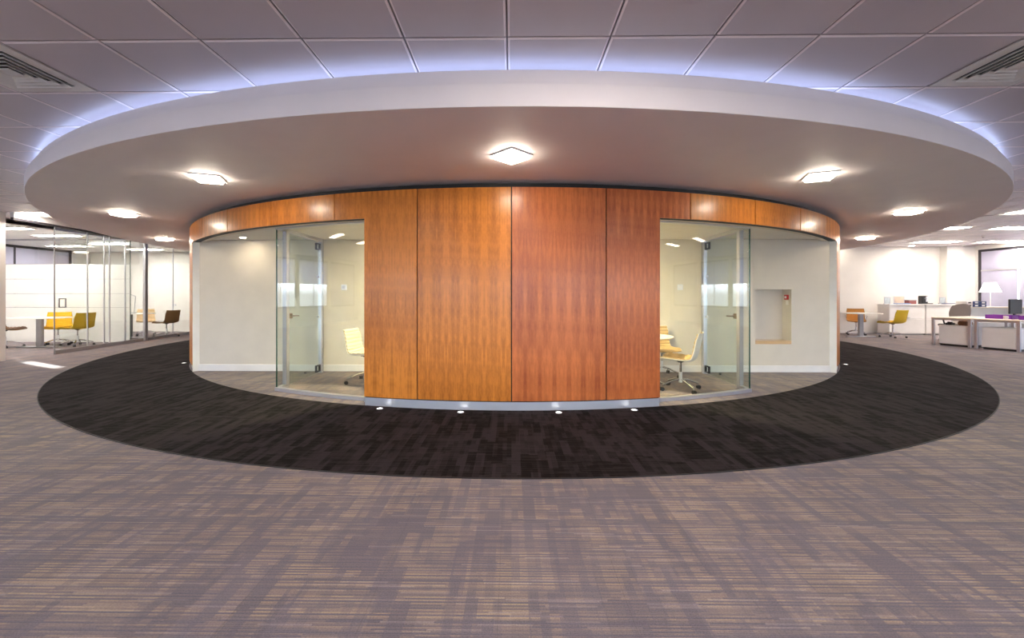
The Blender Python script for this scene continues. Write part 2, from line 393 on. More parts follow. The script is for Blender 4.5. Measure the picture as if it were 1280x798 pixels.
# rear wall of alcoves and meeting rooms, with the niche on the right
YW = 7.35; NX0, NX1, NZ0, NZ1 = 4.36, 5.0, .50, 1.48
wb = Bs([(-5.70, NX0, YW, YW + .12, 0, 2.7), (NX1, 5.70, YW, YW + .12, 0, 2.7), (NX0, NX1, YW, YW + .12, 0, NZ0), (NX0, NX1, YW, YW + .12, NZ1, 2.7),
         (NX0 - .03, NX1 + .03, YW + .25, YW + .28, NZ0 - .03, NZ1 + .03), (NX0 - .03, NX0, YW + .12, YW + .25, NZ0 - .03, NZ1 + .03), (NX1, NX1 + .03, YW + .12, YW + .25, NZ0 - .03, NZ1 + .03),
         (NX0, NX1, YW + .12, YW + .25, NZ0 - .03, NZ0), (NX0, NX1, YW + .12, YW + .25, NZ1, NZ1 + .03)])
wbo = tag(obj('wall_back', wb, M['cream']), 'cream back wall inside the pod with a square niche', kind='structure')
sh = B(NX0 + .001, NX1 - .001, YW - .006, YW + .249, NZ0 + .001, NZ0 + .06, bev=.003)
uvl = sh.loops.layers.uv.verify()
for f in sh.faces:
    for l in f.loops: l[uvl].uv = (l.vert.co.z * 3 + l.vert.co.y, l.vert.co.x)
obj('niche_sill', sh, M['oak'], wbo)
tag(obj('wall_divider', B(-.08, .08, CY - RG + .05, YW - .001, 0, 2.379), M['cream']), 'cream dividing wall between the two pod rooms', kind='structure')
tag(obj('baseboard_back', Bs([(-5.72, -.09, YW - .016, YW - .0005, 0.001, .12), (.09, 5.72, YW - .016, YW - .0005, 0.001, .12)], bev=.003), M['white']), 'white skirting board along the cream pod wall', kind='structure')
bm = bmesh.new()    # pod room ceiling
pts = [pol(RG + .04, a) for a in [-44.9 + i * 89.8 / 60 for i in range(61)]]
pts = [p for p in pts if p[1] < YW] 
pts = [(pts[0][0], YW)] + pts + [(pts[-1][0], YW)]
lo = [bm.verts.new((x, y, 2.38)) for x, y in pts]; hi = [bm.verts.new((x, y, 2.42)) for x, y in pts]
bm.faces.new(lo); bm.faces.new(list(reversed(hi)))
for i in range(len(pts)): j = (i + 1) % len(pts); bm.faces.new((lo[i], lo[j], hi[j], hi[i]))
tag(obj('ceiling_pod', bm, M['plaster']), 'low white ceiling of the pod alcoves and rooms', kind='structure')

# curved glass fronts and the glass side partitions with doors
XP = 3.4
for sg, n_ in ((-1, 1), (1, 2)):
    side = 'left' if sg < 0 else 'right'
    a_c = math.degrees(math.asin(XP / RG)); lo, hi = sorted((sg * (JA + .1), sg * a_c))
    w = thing('window_%d' % n_, 'curved frameless glass front of the %s pod room' % side, None, kind='structure')
    obj('glass_pane', A(RG - .006, RG + .006, .045, 2.335, lo, hi), M['glass'], w, smooth=True)
    obj('top_channel', A(RG - .03, RG + .03, 2.325, 2.379, lo, hi), M['alu'], w, smooth=True)
    obj('bottom_channel', A(RG - .035, RG + .035, .0, .045, lo, hi), M['alu'], w, smooth=True)
    obj('glass_edge', B(sg * XP - .006, sg * XP + .006, CY - math.sqrt(RG ** 2 - XP ** 2) - .012, CY - math.sqrt(RG ** 2 - XP ** 2) + .004, .045, 2.33), M['gedge'], w)
    yc = CY - math.sqrt(RG ** 2 - XP ** 2); x = sg * XP
    d = thing('door_%d' % n_, 'glass door and side partition of the %s pod room with aluminium frame' % side, None, kind='structure')
    fx = .03
    obj('side_pane', B(x - .006, x + .006, yc + .03, 6.08, .04, 2.33), M['glass'], d)
    obj('frame', Bs([(x - fx, x + fx, 6.085, 6.15, 0, 2.378), (x - fx, x + fx, 7.20, 7.26, 0, 2.378), (x - fx, x + fx, 6.15, 7.20, 2.32, 2.378), (x - fx, x + fx, yc + .03, 6.085, 2.335, 2.378), (x - fx, x + fx, yc + .05, 6.085, 0, .04)]), M['alu'], d)
    obj('stile', B(x - .028, x + .028, 7.262, 7.275, 0, 2.378), M['blackp'], d)
    obj('stile', B(x - .028, x + .028, 6.070, 6.084, .04, 2.335), M['grey'], d)
    obj('side_pane', B(x - .006, x + .006, 7.276, 7.334, .0, 2.378), M['glass'], d)
    lf = obj('door_leaf', B(x - .006, x + .006, 6.165, 7.185, .012, 2.305), M['dglass'], d)
    for zz in ((.03, .15), (2.17, 2.29)):
        obj('patch_hinge', Bs([(x - .018, x + .018, 7.05, 7.19, zz[0], zz[0] + .02), (x - .018, x + .018, 7.05, 7.19, zz[1] - .02, zz[1]), (x - .018, x + .018, 7.05, 7.07, zz[0], zz[1]), (x - .018, x + .018, 7.17, 7.19, zz[0], zz[1])], bev=.003), M['blackp'], lf)
    h = bmesh.new()
    for s2_ in (-1, 1):
        tube(h, (x, 6.235, 1.06), (x + s2_ * .06, 6.235, 1.06), .011); tube(h, (x + s2_ * .06, 6.228, 1.06), (x + s2_ * .06, 6.37, 1.055), .009)
        box(h, x + s2_ * .007, x + s2_ * .016, 6.19, 6.27, 1.02, 1.10, bev=.003)
    obj('door_handle', h, M['bronze'], lf, smooth=True)
    for zz in (1.0, 1.7):
        obj('hinge_cap', T_((x - .014, 7.13, zz), (x + .014, 7.13, zz), .022), M['steel'], lf, smooth=True)
tag(obj('door_stop', T_((-3.62, 7.12, 0), (-3.62, 7.12, .035), .02), M['blackp'], smooth=True), 'small black door stop on the carpet of the left alcove', 'door stop')
tag(obj('door_stop', T_((3.60, 7.08, 0), (3.60, 7.08, .035), .02), M['blackp'], smooth=True), 'small black door stop on the carpet of the right alcove', 'door stop')
for sx, sd_ in ((-3.03, 'left'), (3.02, 'right')):
    s = thing('wall_thermostat', 'small silver square switch plate on the cream wall of the %s pod room' % sd_, 'switch', (sx, YW, 1.52))
    obj('plate', B(-.05, .05, -.010, -.0005, -.05, .05, bev=.004), M['steel'], s); obj('dial', B(-.03, .03, -.018, -.010, -.025, .03, bev=.002), M['white'] if sx > 0 else M['alu'], s)
cp = thing('fire_call_point', 'red fire alarm call point on the side of the niche', 'alarm', (NX1, YW + .11, 1.30))
obj('housing', B(-.03, -.0005, -.045, .045, -.005, .085, bev=.004), M['red'], cp); obj('key_panel', B(-.034, -.03, -.025, .025, .02, .06), M['paper'], cp)
obj('instruction_card', B(-.004, -.0005, -.035, .035, -.10, -.02), M['paper'], cp)

# ------------------------------------------------------------------ outer shell
def window(n_, X, inward, y0, y1, z0, z1, label, mull=1, blind=None, bmat='blind', rail=None):
    """one window in a wall of constant X; inward = +1 when the room lies towards +X"""
    w = thing('window_%d' % n_, label, None, kind='structure'); t = .08; xo = X - inward * .12
    a, b = sorted((xo, xo + inward * .06)); L = [(a, b, y0, y0 + t, z0, z1), (a, b, y1 - t, y1, z0, z1), (a, b, y0 + t, y1 - t, z0, z0 + t), (a, b, y0 + t, y1 - t, z1 - t, z1)]
    obj('window_frame', Bs(L), M['darkframe'], w)
    for k in range(1, mull + 1):
        ym = y0 + (y1 - y0) * k / (mull + 1); obj('mullion', B(a, b, ym - .025, ym + .025, z0 + t, z1 - t), M['darkframe'], w)
    obj('glass_pane', B(xo + inward * .025, xo + inward * .031, y0 + t, y1 - t, z0 + t, z1 - t), M['wglass'], w)
    if rail: obj('glazing_bar', B(a, b, y0 + t, y1 - t, rail - .025, rail + .025), M['alu'], w)
    if blind:
        for (c, d, zb) in blind:
            bx = xo + inward * .040; c += t; d -= t; obj('roller_blind', B(bx, bx + inward * .004, c, d, zb, z1 - t), M[bmat], w)
            obj('blind_rail', B(bx - .008, bx + .012, c, d, zb - .02, zb), M['alu'], w)
    return w
def side_wall(name, X, inward, ws, lab, z0=.8, z1=3.0):
    a, b = sorted((X, X - inward * .25)); L = [(a, b, YB, YF, 0, z0), (a, b, YB, YF, z1, ZC + .03)]
    y = YB
    for (c, d) in ws: L.append((a, b, y, c, z0, z1)); y = d
    L.append((a, b, y, YF, z0, z1)); tag(obj(name, Bs(L), M['plaster']), lab, kind='structure')
WL = [(-5.5, -2.2), (-1.8, 1.6), (2.0, 5.2), (5.42, 8.6), (9.6, 14.7)]
WR = [(-5.5, -2.2), (-1.8, 1.6), (2.0, 5.2), (5.6, 9.2), (9.8, 14.86)]
side_wall('wall_left', XL, 1, WL, 'white outer wall with windows on the left')
side_wall('wall_right', XR, -1, WR, 'white outer wall with windows on the right')
k = 3
for i, (a, b) in enumerate(WL):
    if i == 4: window(k, XL, 1, a, b, .8, 3.0, 'dark framed window seen above the frosted glass of the left office', 2, [(a, a + 1.48, .9), (a + 1.52, b, .9), (a + 1.32, a + 1.68, 2.24)], 'blindd'); obj('roller_blind', B(XL - .06, XL - .056, a + 1.31, a + 1.69, .84, 1.79), M['blindw'], bpy.data.objects['window_7'])  # blind pieces added around a slit, shaping the sun patch on the floor
    elif i == 3: window(k, XL, 1, a, b, .8, 3.0, 'window with closed blinds beside the glazed offices', 1, [(a + .02, b - .02, .84)], 'blindw')
    else: window(k, XL, 1, a, b, .8, 3.0, 'window with %s on the left wall, number %s from the rear' % (('closed blinds', 'half drawn blinds')[i > 0], ('one', 'two', 'three')[i]), 1, [(a + .02, b - .02, 1.9 if i else .9)], 'blind' if i else 'blindd')
    k += 1
for i, (a, b) in enumerate(WR):
    if i == 4: window(k, XR, -1, a, b, .8, 3.0, 'wide dark framed window with lavender blinds behind the desks', 2, [(a, b - 1.1, .95), (b - 1.2, b, .95)], bmat='blindd', rail=2.25)
    else: window(k, XR, -1, a, b, .8, 3.0, 'window with %s on the right wall, number %s from the rear' % (('closed blinds', 'half drawn blinds')[i > 0], ('one', 'two', 'three', 'four')[i]), 1, [(a + .02, b - .02, 1.9 if i else .9)], 'blind' if i else 'blindd')
    k += 1
# wall behind the camera, with a band of windows
L = [(XL, XR, YB - .25, YB, 0, .8), (XL, XR, YB - .25, YB, 2.9, ZC + .03)]; xs = [(-14.5 + 4.2 * i, -14.5 + 4.2 * i + 3.6) for i in range(7)]; x = XL
for a, b in xs: L.append((x, a, YB - .25, YB, .8, 2.9)); x = b
L.append((x, XR, YB - .25, YB, .8, 2.9)); tag(obj('wall_rear', Bs(L), M['plaster']), 'white wall with windows behind the viewer', kind='structure')
for a, b in xs:
    w = thing('window_%d' % k, 'dark framed window behind the viewer', None, kind='structure'); k += 1; t = .05; y0, y1 = YB - .15, YB - .09
    obj('window_frame', Bs([(a, a + t, y0, y1, .8, 2.9), (b - t, b, y0, y1, .8, 2.9), (a, b, y0, y1, .8, .85), (a, b, y0, y1, 2.85, 2.9), ((a + b) / 2 - .03, (a + b) / 2 + .03, y0, y1, .85, 2.85)]), M['darkframe'], w)
    obj('glass_pane', B(a + t, b - t, YB - .13, YB - .124, .85, 2.85), M['wglass'], w)
    obj('roller_blind', B(a + .02, b - .02, YB - .07, YB - .066, 2.25, 2.88), M['blind'], w)
tag(obj('wall_far', B(XL, XR, YF, YF + .2, 0, ZC + .03), M['plaster']), 'white wall far behind the pod', kind='structure')
tag(obj('wall_office_right', Bs([(10.3, XR, 14.9, 15.05, 0, ZC + .029), (15.45, 16.02, 14.66, 14.9, 0, ZC - .001)]), M['plaster']), 'white wall behind the low cabinets and desks', kind='structure')
tag(obj('baseboard_right', B(10.3, 15.44, 14.885, 14.899, .001, .09), M['white']), 'white skirting below the right office wall', kind='structure')

# ------------------------------------------------------------------ glazed offices on the left
def GX(y): return -10.6 - .154 * (y - 9.3)
def slab(y0, y1, z0, z1, t, off=0):
    bm = bmesh.new(); c = [(GX(y0) - t / 2 + off, y0), (GX(y0) + t / 2 + off, y0), (GX(y1) + t / 2 + off, y1), (GX(y1) - t / 2 + off, y1)]
    lo = [bm.verts.new((*p, z0)) for p in c]; hi = [bm.verts.new((*p, z1)) for p in c]
    bm.faces.new(lo); bm.faces.new(hi)
    for i in range(4): j = (i + 1) % 4; bm.faces.new((lo[i], lo[j], hi[j], hi[i]))
    return bm
gw = thing('window_%d' % k, 'full height glass partition of the two offices on the left', None, kind='structure'); k += 1
ST = [9.34, 10.2, 10.70, 11.40, 12.1, 13.4, 15.28]
for a, b in zip(ST, ST[1:]): obj('glass_pane', slab(a + .01, b - .01, .09, 2.97, .012), M['glass'], gw)
for y in ST[1:-1]:
    obj('post', slab(y - .009, y + .009, .09, 2.97, .03), M['alu'], gw)
obj('post', slab(10.86, 10.88, .09, 2.97, .03), M['alu'], gw)
obj('post', slab(12.06, 12.16, .0, 3.1, .07, .05), M['alu'], gw)
obj('glass_edge', slab(9.325, 9.345, .0, 2.97, .02), M['grey'], gw)
obj('bottom_rail', slab(9.34, 15.28, .0, .09, .05), M['grey'], gw)
obj('top_track', slab(8.42, 15.28, 2.965, 3.01, .07), M['darkframe'], gw)
obj('bulkhead', slab(8.42, 15.28, 3.01, ZC + .029, .09), M['white'], gw)
obj('pull_handle', Bs([(GX(9.45) + .01, GX(9.45) + .03, 9.42, 9.44, 1.08, 1.30), (GX(9.45) + .01, GX(9.45) + .03, 9.56, 9.58, 1.08, 1.30), (GX(9.45) + .01, GX(9.45) + .03, 9.42, 9.58, 1.28, 1.30), (GX(9.45) + .01, GX(9.45) + .03, 9.42, 9.58, 1.08, 1.10)]), M['grey'], gw)
tag(obj('wall_column', Bs([(-16, -10.60, 8.20, 8.42, 0, ZC + .029)]), M['plaster']), 'white wall end at the left edge beside the glazed office', kind='structure')
tag(obj('baseboard_left', B(-15.9, -10.59, 8.18, 8.199, .001, .1, bev=.003), M['white']), 'white skirting of the wall end at the left edge', kind='structure')
YP = 11.62
fg = thing('window_%d' % k, 'frosted glass partition with clear stripes between the two left offices', None, kind='structure'); k += 1
zs = [.02, 1.02, 1.42, 1.84, 2.27]
for a, b in zip(zs, zs[1:]): obj('frosted_panel', B(XL + .01, GX(YP) - .03, YP - .006, YP + .006, a + .006, b - .006), M['frost'], fg)
obj('clear_panel', B(XL + .01, GX(YP) - .03, YP - .006, YP + .006, 2.276, 2.95), M['glass'], fg)
obj('joint_strip', Bs([(XL + .01, GX(YP) - .03, YP - .004, YP + .004, z - .004, z + .004) for z in zs[1:]]), M['grey'], fg)
obj('head_channel', B(XL + .01, GX(YP) - .03, YP - .02, YP + .02, 2.95, 2.999), M['alu'], fg)
obj('glass_edge', B(GX(YP) - .029, GX(YP) - .02, YP - .008, YP + .008, 0.02, 2.95), M['gedge'], fg)
tag(obj('wall_office_left', B(XL, GX(15.3) + .02, 15.30, 15.45, 0, ZC + .029), M['plaster']), 'white end wall of the rear glazed office', kind='structure')
tag(obj('ceiling_offices', B(XL, GX(8.5) - .08 - .9, 8.43, 15.29, 3.0, 3.02), M['white']), 'smooth white ceiling of the glazed offices', kind='structure')

# ------------------------------------------------------------------ luminaires
def can_light(a, first, lab):
    x, y = pol(8.92, a)
    if first is None:
        t = thing('canopy_light', lab, 'ceiling light', (x, y, 2.74), R(a + 45), 'square glass lights around the canopy')
        bm = bmesh.new(); h = .125
        obj('lamp_frame', Bs([(-.15, .15, -.15, -.13, -.014, 0), (-.15, .15, .13, .15, -.014, 0), (-.15, -.13, -.13, .13, -.014, 0), (.13, .15, -.13, .13, -.014, 0)], bev=.004), M['white'], t)
        obj('lamp_glass', B(-h, h, -h, h, -.045, -.001, bev=.012), M['e_can'], t)
        return t
    return dup(first, (x, y, 2.74), R(a + 45), lab)
names = {0: 'square glass light in the canopy above the middle seam of the wooden wall',
         -1: 'large canopy light on the left, over the dark carpet', 1: 'large canopy light on the right, over the dark carpet',
         -2: 'second canopy light left of the wooden wall', 2: 'second canopy light right of the wooden wall',
         -3: 'small far canopy light near the glazed offices', 3: 'small far canopy light near the desk area', -4: 'canopy light hidden behind the pod on the left', 4: 'canopy light hidden behind the pod on the right'}
f0 = None
for kk in (0, -1, 1, -2, 2, -3, 3, -4, 4):
    o = can_light(kk * 23.1, f0, names[kk]); f0 = f0 or o
def ceil_light(i, j, w, lab, group='rectangular lights in the main ceiling', m='e_main'):
    x, y = cell(i, j); x0, x1 = x - TW / 2 + .02, x + TW / 2 + (w - 1) * TW - .02; y0_, y1_ = y - TW / 2 + .02, y + TW / 2 - .02
    t = thing('ceiling_light', lab, 'ceiling light', ((x0 + x1) / 2, (y0_ + y1_) / 2, ZC), 0, group); hx, hy = (x1 - x0) / 2, (y1_ - y0_) / 2
    obj('lamp_frame', Bs([(-hx, hx, -hy, -hy + .04, .0, .028), (-hx, hx, hy - .04, hy, .0, .028), (-hx, -hx + .04, -hy + .04, hy - .04, .0, .028), (hx - .04, hx, -hy + .04, hy - .04, .0, .028)]), M['white'], t)
    obj('diffuser', B(-hx + .04, hx - .04, -hy + .16, hy - .16, .006, .012), M[m], t)
    for s_ in (-1, 1): a_, b_ = sorted((s_ * (hy - .16), s_ * (hy - .04))); obj('reflector', B(-hx + .04, hx - .04, a_, b_, .012, .02), M['white'], t)
labs = ['ceiling light beside the canopy edge above the glazed office door', 'ceiling light beside the right edge of the canopy', 'long ceiling light above the two desks',
        'long ceiling light near the window corner on the right', 'long ceiling light before the white wall above the cabinets', 'ceiling light tucked behind the right canopy edge']
for (i, j, w), lb in zip(LIGHTS, labs): ceil_light(i, j, w, lb)
for i, j in BACKL: ceil_light(i, j, 2, 'long ceiling light behind the viewer', 'ceiling lights behind the viewer', 'e_near' if j == -2 else 'e_back')
for n_, (x, y, lb) in enumerate([(-12.2, 9.7, 'bright ceiling light just inside the open office door'), (-12.3, 10.9, 'ceiling light over the yellow chairs'), (-14.4, 9.9, 'ceiling light by the window of the front office'),
                                 (-12.7, 12.7, 'ceiling light over the rear office table'), (-12.9, 14.2, 'ceiling light before the rear office end wall'), (-14.6, 13.2, 'ceiling light by the window of the rear office')]):
    t = thing('office_light', lb, 'ceiling light', (x, y, 3.0), 0, 'lights in the glazed offices')
    obj('lamp_frame', Bs([(-.6, .6, -.15, -.12, -.02, 0), (-.6, .6, .12, .15, -.02, 0), (-.6, -.57, -.12, .12, -.02, 0), (.57, .6, -.12, .12, -.02, 0)]), M['white'], t)
    obj('diffuser', B(-.57, .57, -.12, .12, -.012, -.002), M['e_room'], t)
# small downlights: alcoves, rooms, along the right wall
def down(x, y, z, lab, r=.045, m='e_pod', cat='downlight'):
    t = thing('downlight', lab, cat, (x, y, z), 0, 'small round downlights')
    obj('bezel', lathe([(r, -.006), (r + .018, -.006), (r + .018, 0), (r, 0)], 24), M['white'], t, smooth=True)
    obj('bulb', lathe([(0, -.004), (r, -.004), (r, 0), (0, 0)], 20, closed=False), M[m], t)
    return t
down(-4.66, 7.02, 2.38, 'small downlight close to the wall in the left alcove')
down(4.66, 6.55, 2.38, 'added downlight brightening the right alcove', .045)  # added to brighten this alcove; no lamp is known here
down(-2.25, 7.05, 2.38, 'small downlight in the left pod room close to the wall'); down(-1.0, 6.1, 2.38, 'small downlight in the middle of the left pod room', .11, 'e_rm')
down(2.0, 7.05, 2.38, 'small downlight in the right pod room close to the wall'); down(1.0, 6.1, 2.38, 'small downlight in the middle of the right pod room', .11, 'e_rm')
down(11.9, 14.55, ZC, 'downlight washing the white wall next to the pod', .08, 'e_wash'); down(14.1, 14.55, ZC, 'downlight washing the white wall above the cabinets', .08, 'e_wash')
# floor uplights at the foot of the wood
fl0 = None
for a, lb in ((-11.3, 'leftmost floor light at the foot of the left wood panel'), (-4.2, 'floor light below the panel left of the middle seam'), (3.9, 'floor light below the panel right of the middle seam'), (10.4, 'rightmost floor light at the foot of the right wood panel'),
              (-54.5, 'floor light beside the left end post of the pod'), (54.5, 'floor light beside the right end post of the pod')):
    x, y = pol(RC + .10, a)
    if fl0 is None:
        fl0 = o = thing('floor_light', lb, 'floor light', (x, y, .006), 0, 'round lights set in the dark carpet')
        obj('trim_ring', lathe([(.028, 0), (.04, 0), (.04, .004), (.028, .005)], 24), M['steel'], o, smooth=True); obj('lens', lathe([(0, .003), (.028, .003), (.028, 0), (0, 0)], 20, closed=False), M['e_floor'], o)
    else: dup(fl0, (x, y, .006), 0, lb)
# four way air diffusers
def vent(i, j, lb):
    x, y = cell(i, j); t = thing('air_vent', lb, 'vent', (x, y, ZC), 0, 'square air vents')
    def sq(h0, h1, z0, z1): return [(-h1, h1, -h1, -h0, z0, z1), (-h1, h1, h0, h1, z0, z1), (-h1, -h0, -h0, h0, z0, z1), (h0, h1, -h0, h0, z0, z1)]
    obj('face_plate', Bs(sq(.245, .335, 0, .012)), M['plaster'], t); obj('duct', B(-.245, .245, -.245, .245, .0275, .0295), M['black'], t)
    for h in (.238, .190, .142, .094):
        bm = bmesh.new(); n = 4
        a = [bm.verts.new((sx * (h), sy * (h), -.016)) for sx, sy in ((-1, -1), (1, -1), (1, 1), (-1, 1))]
        b = [bm.verts.new((sx * (h - .022), sy * (h - .022), .006)) for sx, sy in ((-1, -1), (1, -1), (1, 1), (-1, 1))]
        c = [bm.verts.new((sx * (h - .005), sy * (h - .005), -.018)) for sx, sy in ((-1, -1), (1, -1), (1, 1), (-1, 1))]
        for i2 in range(4):
            j2 = (i2 + 1) % 4; bm.faces.new((a[i2], a[j2], b[j2], b[i2])); bm.faces.new((a[i2], a[j2], c[j2], c[i2])); bm.faces.new((c[i2], c[j2], b[j2], b[i2]))
        obj('louvre', bm, M['plaster'], t)
    obj('centre_plate', B(-.05, .05, -.05, .05, -.018, -.012), M['plaster'], t)
vent(-6, 0, 'square four way air vent in the ceiling at the left edge'); vent(5, 0, 'square four way air vent in the ceiling at the right edge')
for x, y, lb in ((13.9, 12.2, 'small round smoke detector on the ceiling before the right window'), (15.7, 14.35, 'small smoke detector by the white column corner')):
    t = thing('smoke_detector', lb, 'detector', (x, y, ZC)); obj('base', lathe([(0, 0), (.05, 0), (.05, -.015), (.035, -.035), (0, -.04)], 20, closed=False), M['white'], t, smooth=True); obj('sensor', T_((0, 0, -.055), (0, 0, -.038), .018), M['grey'], t)

# ------------------------------------------------------------------ furniture
PROF = [(-.25, .425), (-.235, .447), (-.19, .455), (-.10, .447), (0, .44), (.10, .437), (.16, .443), (.20, .47), (.222, .52), (.237, .58), (.25, .65), (.264, .72), (.278, .78), (.292, .84)]
def prof(s):
    s = s * (len(PROF) - 1); i = min(int(s), len(PROF) - 2); f = s - i
    return (PROF[i][0] * (1 - f) + PROF[i + 1][0] * f, PROF[i][1] * (1 - f) + PROF[i + 1][1] * f)
def shell_bm(o0, o1, ribs, w=.235, s0=0., s1=1., ns=78, nt=10):
    """curved seat and back sheet between the offsets o0 and o1 along its normal"""
    bm = bmesh.new(); g = [[], []]
    for i in range(ns + 1):
        s = s0 + (s1 - s0) * i / ns; y, z = prof(s); y2, z2 = prof(min(1, s + .01)); y1, z1 = prof(max(0, s - .01))
        ny, nz = -(z2 - z1), (y2 - y1); l = math.hypot(ny, nz) or 1; ny /= l; nz /= l
        ww = w * (.93 + .07 * sin(pi * min(1, s * 1.4))) * (1 - .06 * max(0, s - .85) / .15)
        rib = ribs * abs(sin(pi * s * 15))
        for k_, of in enumerate((o0, o1)):
            row = []
            for t in range(nt + 1):
                u = -1 + 2 * t / nt; dish = .035 * u * u * (1 if s < .9 else .8); o_ = of + (rib if k_ else 0) + dish
                row.append(bm.verts.new((ww * u, y + ny * o_, z + nz * o_)))
            g[k_].append(row)
    for k_ in (0, 1):
        for i in range(ns):
            for t in range(nt): bm.faces.new((g[k_][i][t], g[k_][i][t + 1], g[k_][i + 1][t + 1], g[k_][i + 1][t]))
    for i in range(ns):
        for t in (0, nt): bm.faces.new((g[0][i][t], g[0][i + 1][t], g[1][i + 1][t], g[1][i][t]))
    for t in range(nt):
        for i in (0, ns): bm.faces.new((g[0][i][t], g[0][i][t + 1], g[1][i][t + 1], g[1][i][t]))
    return bm
def shell_chair(lab, pad, shell, loc, rz, group, sc=1, arms=False):
    t = thing('shell_chair', lab, 'chair', loc, rz, group, sc=sc)       # faces -Y
    obj('shell', shell_bm(-.012, 0, 0, .245), M[shell], t, smooth=True)
    obj('ribbed_pad', shell_bm(.0005, .006, .011, .232, .02, .985), M[pad], t, smooth=True)
    obj('column', T_((0, 0, .14), (0, 0, .43), .017, n=16), M['chrome'], t, smooth=True)
    bm = T_((0, 0, .40), (0, 0, .432), .03, .07, 16); box(bm, -.1, .1, -.03, .03, .424, .434); obj('seat_bracket', bm, M['blackp'], t)
    obj('gas_sleeve', T_((0, 0, .11), (0, 0, .26), .026, n=16), M['steel'], t, smooth=True)
    for k_ in range(4):
        a = R(45 + 90 * k_); x, y = sin(a), cos(a)
        lg = obj('leg', path([(0, 0, .155), (.12 * x, .12 * y, .14), (.29 * x, .29 * y, .085)], .013), M['chrome'], t, smooth=True)
        bm = T_((.285 * x, .285 * y, .045), (.285 * x, .285 * y, .095), .009)
        obj('caster_stem', bm, M['chrome'], lg, smooth=True)
        bm = bmesh.new(); nx, ny = y, -x
        for s_ in (-1, 1): tube(bm, (.30 * x + nx * .006 * s_, .30 * y + ny * .006 * s_, .028), (.30 * x + nx * .022 * s_, .30 * y + ny * .022 * s_, .028), .028, n=14)
        obj('wheel', bm, M['blackp'], lg, smooth=True)
    if arms:
        for s_ in (-1, 1): obj('armrest', path([(.23 * s_, .0, .45), (.27 * s_, -.02, .62), (.27 * s_, .2, .63), (.24 * s_, .24, .60)], .009), M['chrome'], t)
    return t
# pod rooms
shell_chair('white shell chair with tan ribbed seat in the right pod room, turned to the table', 'tanpad', 'wshell', (2.46, 5.97, 0), R(-122), 'chairs in the pod rooms')
shell_chair('tan ribbed chair behind the round table in the right pod room', 'tanpad', 'wshell', (2.56, 7.0, 0), R(3), 'chairs in the pod rooms')
shell_chair('cream ribbed chair seen past the wood edge in the left pod room', 'creampad', 'wshell', (-2.30, 6.42, 0), R(80), 'chairs in the pod rooms')
def round_table(loc, lab, r=.45):
    t = thing('round_table', lab, 'table', loc)
    obj('tabletop', lathe([(0, .72), (r - .03, .72), (r, .735), (r, .742), (r - .004, .745), (0, .745)], 64, closed=False), M['tabletop'], t, smooth=True)
    obj('column', T_((0, 0, .1), (0, 0, .72), .035, n=20), M['chrome'], t, smooth=True)
    for k_ in range(4):
        a = R(45 + 90 * k_); x, y = sin(a), cos(a); bm = bmesh.new()
        tube(bm, (0, 0, .12), (.36 * x, .36 * y, .035), .028, .014, 10); obj('foot', bm, M['chrome'], t, smooth=True)
round_table((2.06, 6.42, 0), 'round white table partly behind the wood wall in the right pod room')
round_table((-1.55, 6.35, 0), 'round white table hidden behind the wood wall in the left pod room')
def meet_table(loc, rz, lab, l=1.4, w=.8, z=.77):
    t = thing('meeting_table', lab, 'table', loc, rz, 'tables with one flat foot')
    bm = bmesh.new(); n = 32; ps = []
    for i in range(n):
        a = 2 * pi * i / n; c, s = cos(a), sin(a); ps.append((l / 2 * math.copysign(abs(c) ** .55, c), w / 2 * math.copysign(abs(s) ** .55, s)))
    lo = [bm.verts.new((x, y, z - .025)) for x, y in ps]; hi = [bm.verts.new((x, y, z)) for x, y in ps]; bm.faces.new(lo); bm.faces.new(hi)
    for i in range(n): j = (i + 1) % n; bm.faces.new((lo[i], lo[j], hi[j], hi[i]))
    obj('tabletop', bm, M['tabletop'], t); obj('column', B(-.07, .07, -.045, .045, .03, z - .025, bev=.015), M['grey'], t)
    obj('foot', B(-l * .42, l * .42, -.06, .06, .0, .03, bev=.01), M['alu'], t)
def at(x, y, z=0.):    # offline pixel read-outs turned to metres once, rounded
    return round(x, 2), round(y, 2), z
# left offices
meet_table((-12.45, 10.62, 0), R(4), 'white table on a grey column in the front glazed office', 1.3, .8, .79)
shell_chair('bright yellow ribbed chair facing out in the front glazed office', 'yellow', 'yshell', (-12.50, 11.1, 0), R(42), 'yellow chairs in the front glazed office', 1.07)
shell_chair('yellow olive chair seen from behind next to the glass', 'yellow', 'yshell', (-11.80, 10.95, 0), R(-98), 'yellow chairs in the front glazed office', 1.07)
shell_chair('dark chair cut off by the wall end at the left edge', 'brown', 'dshell', (-13.3, 10.55, 0), R(100), None, 1.07)
meet_table((-12.35, 13.05, 0), R(4), 'white table in the rear glazed office', 1.3, .8, .79)
shell_chair('pale beige chair behind the table in the rear glazed office', 'beige', 'wshell', (-12.5, 13.8, 0), R(42), None, 1.07)
shell_chair('dark tan chair beside the glass in the rear glazed office', 'brown', 'dshell', (-11.36, 13.3, 0), R(-100), None, 1.05)
lp = thing('task_lamp', 'thin angled desk lamp on the rear office table', 'lamp', (-12.35, 13.2, .79))
obj('base', lathe([(0, 0), (.08, 0), (.08, .02), (0, .02)], 20, closed=False), M['grey'], lp); obj('arm', path([(0, 0, .02), (.05, 0, .55), (-.45, .0, .72)], .008), M['grey'], lp); obj('lamp_head', T_((-.45, 0, .72), (-.58, 0, .69), .03, .035), M['grey'], lp)
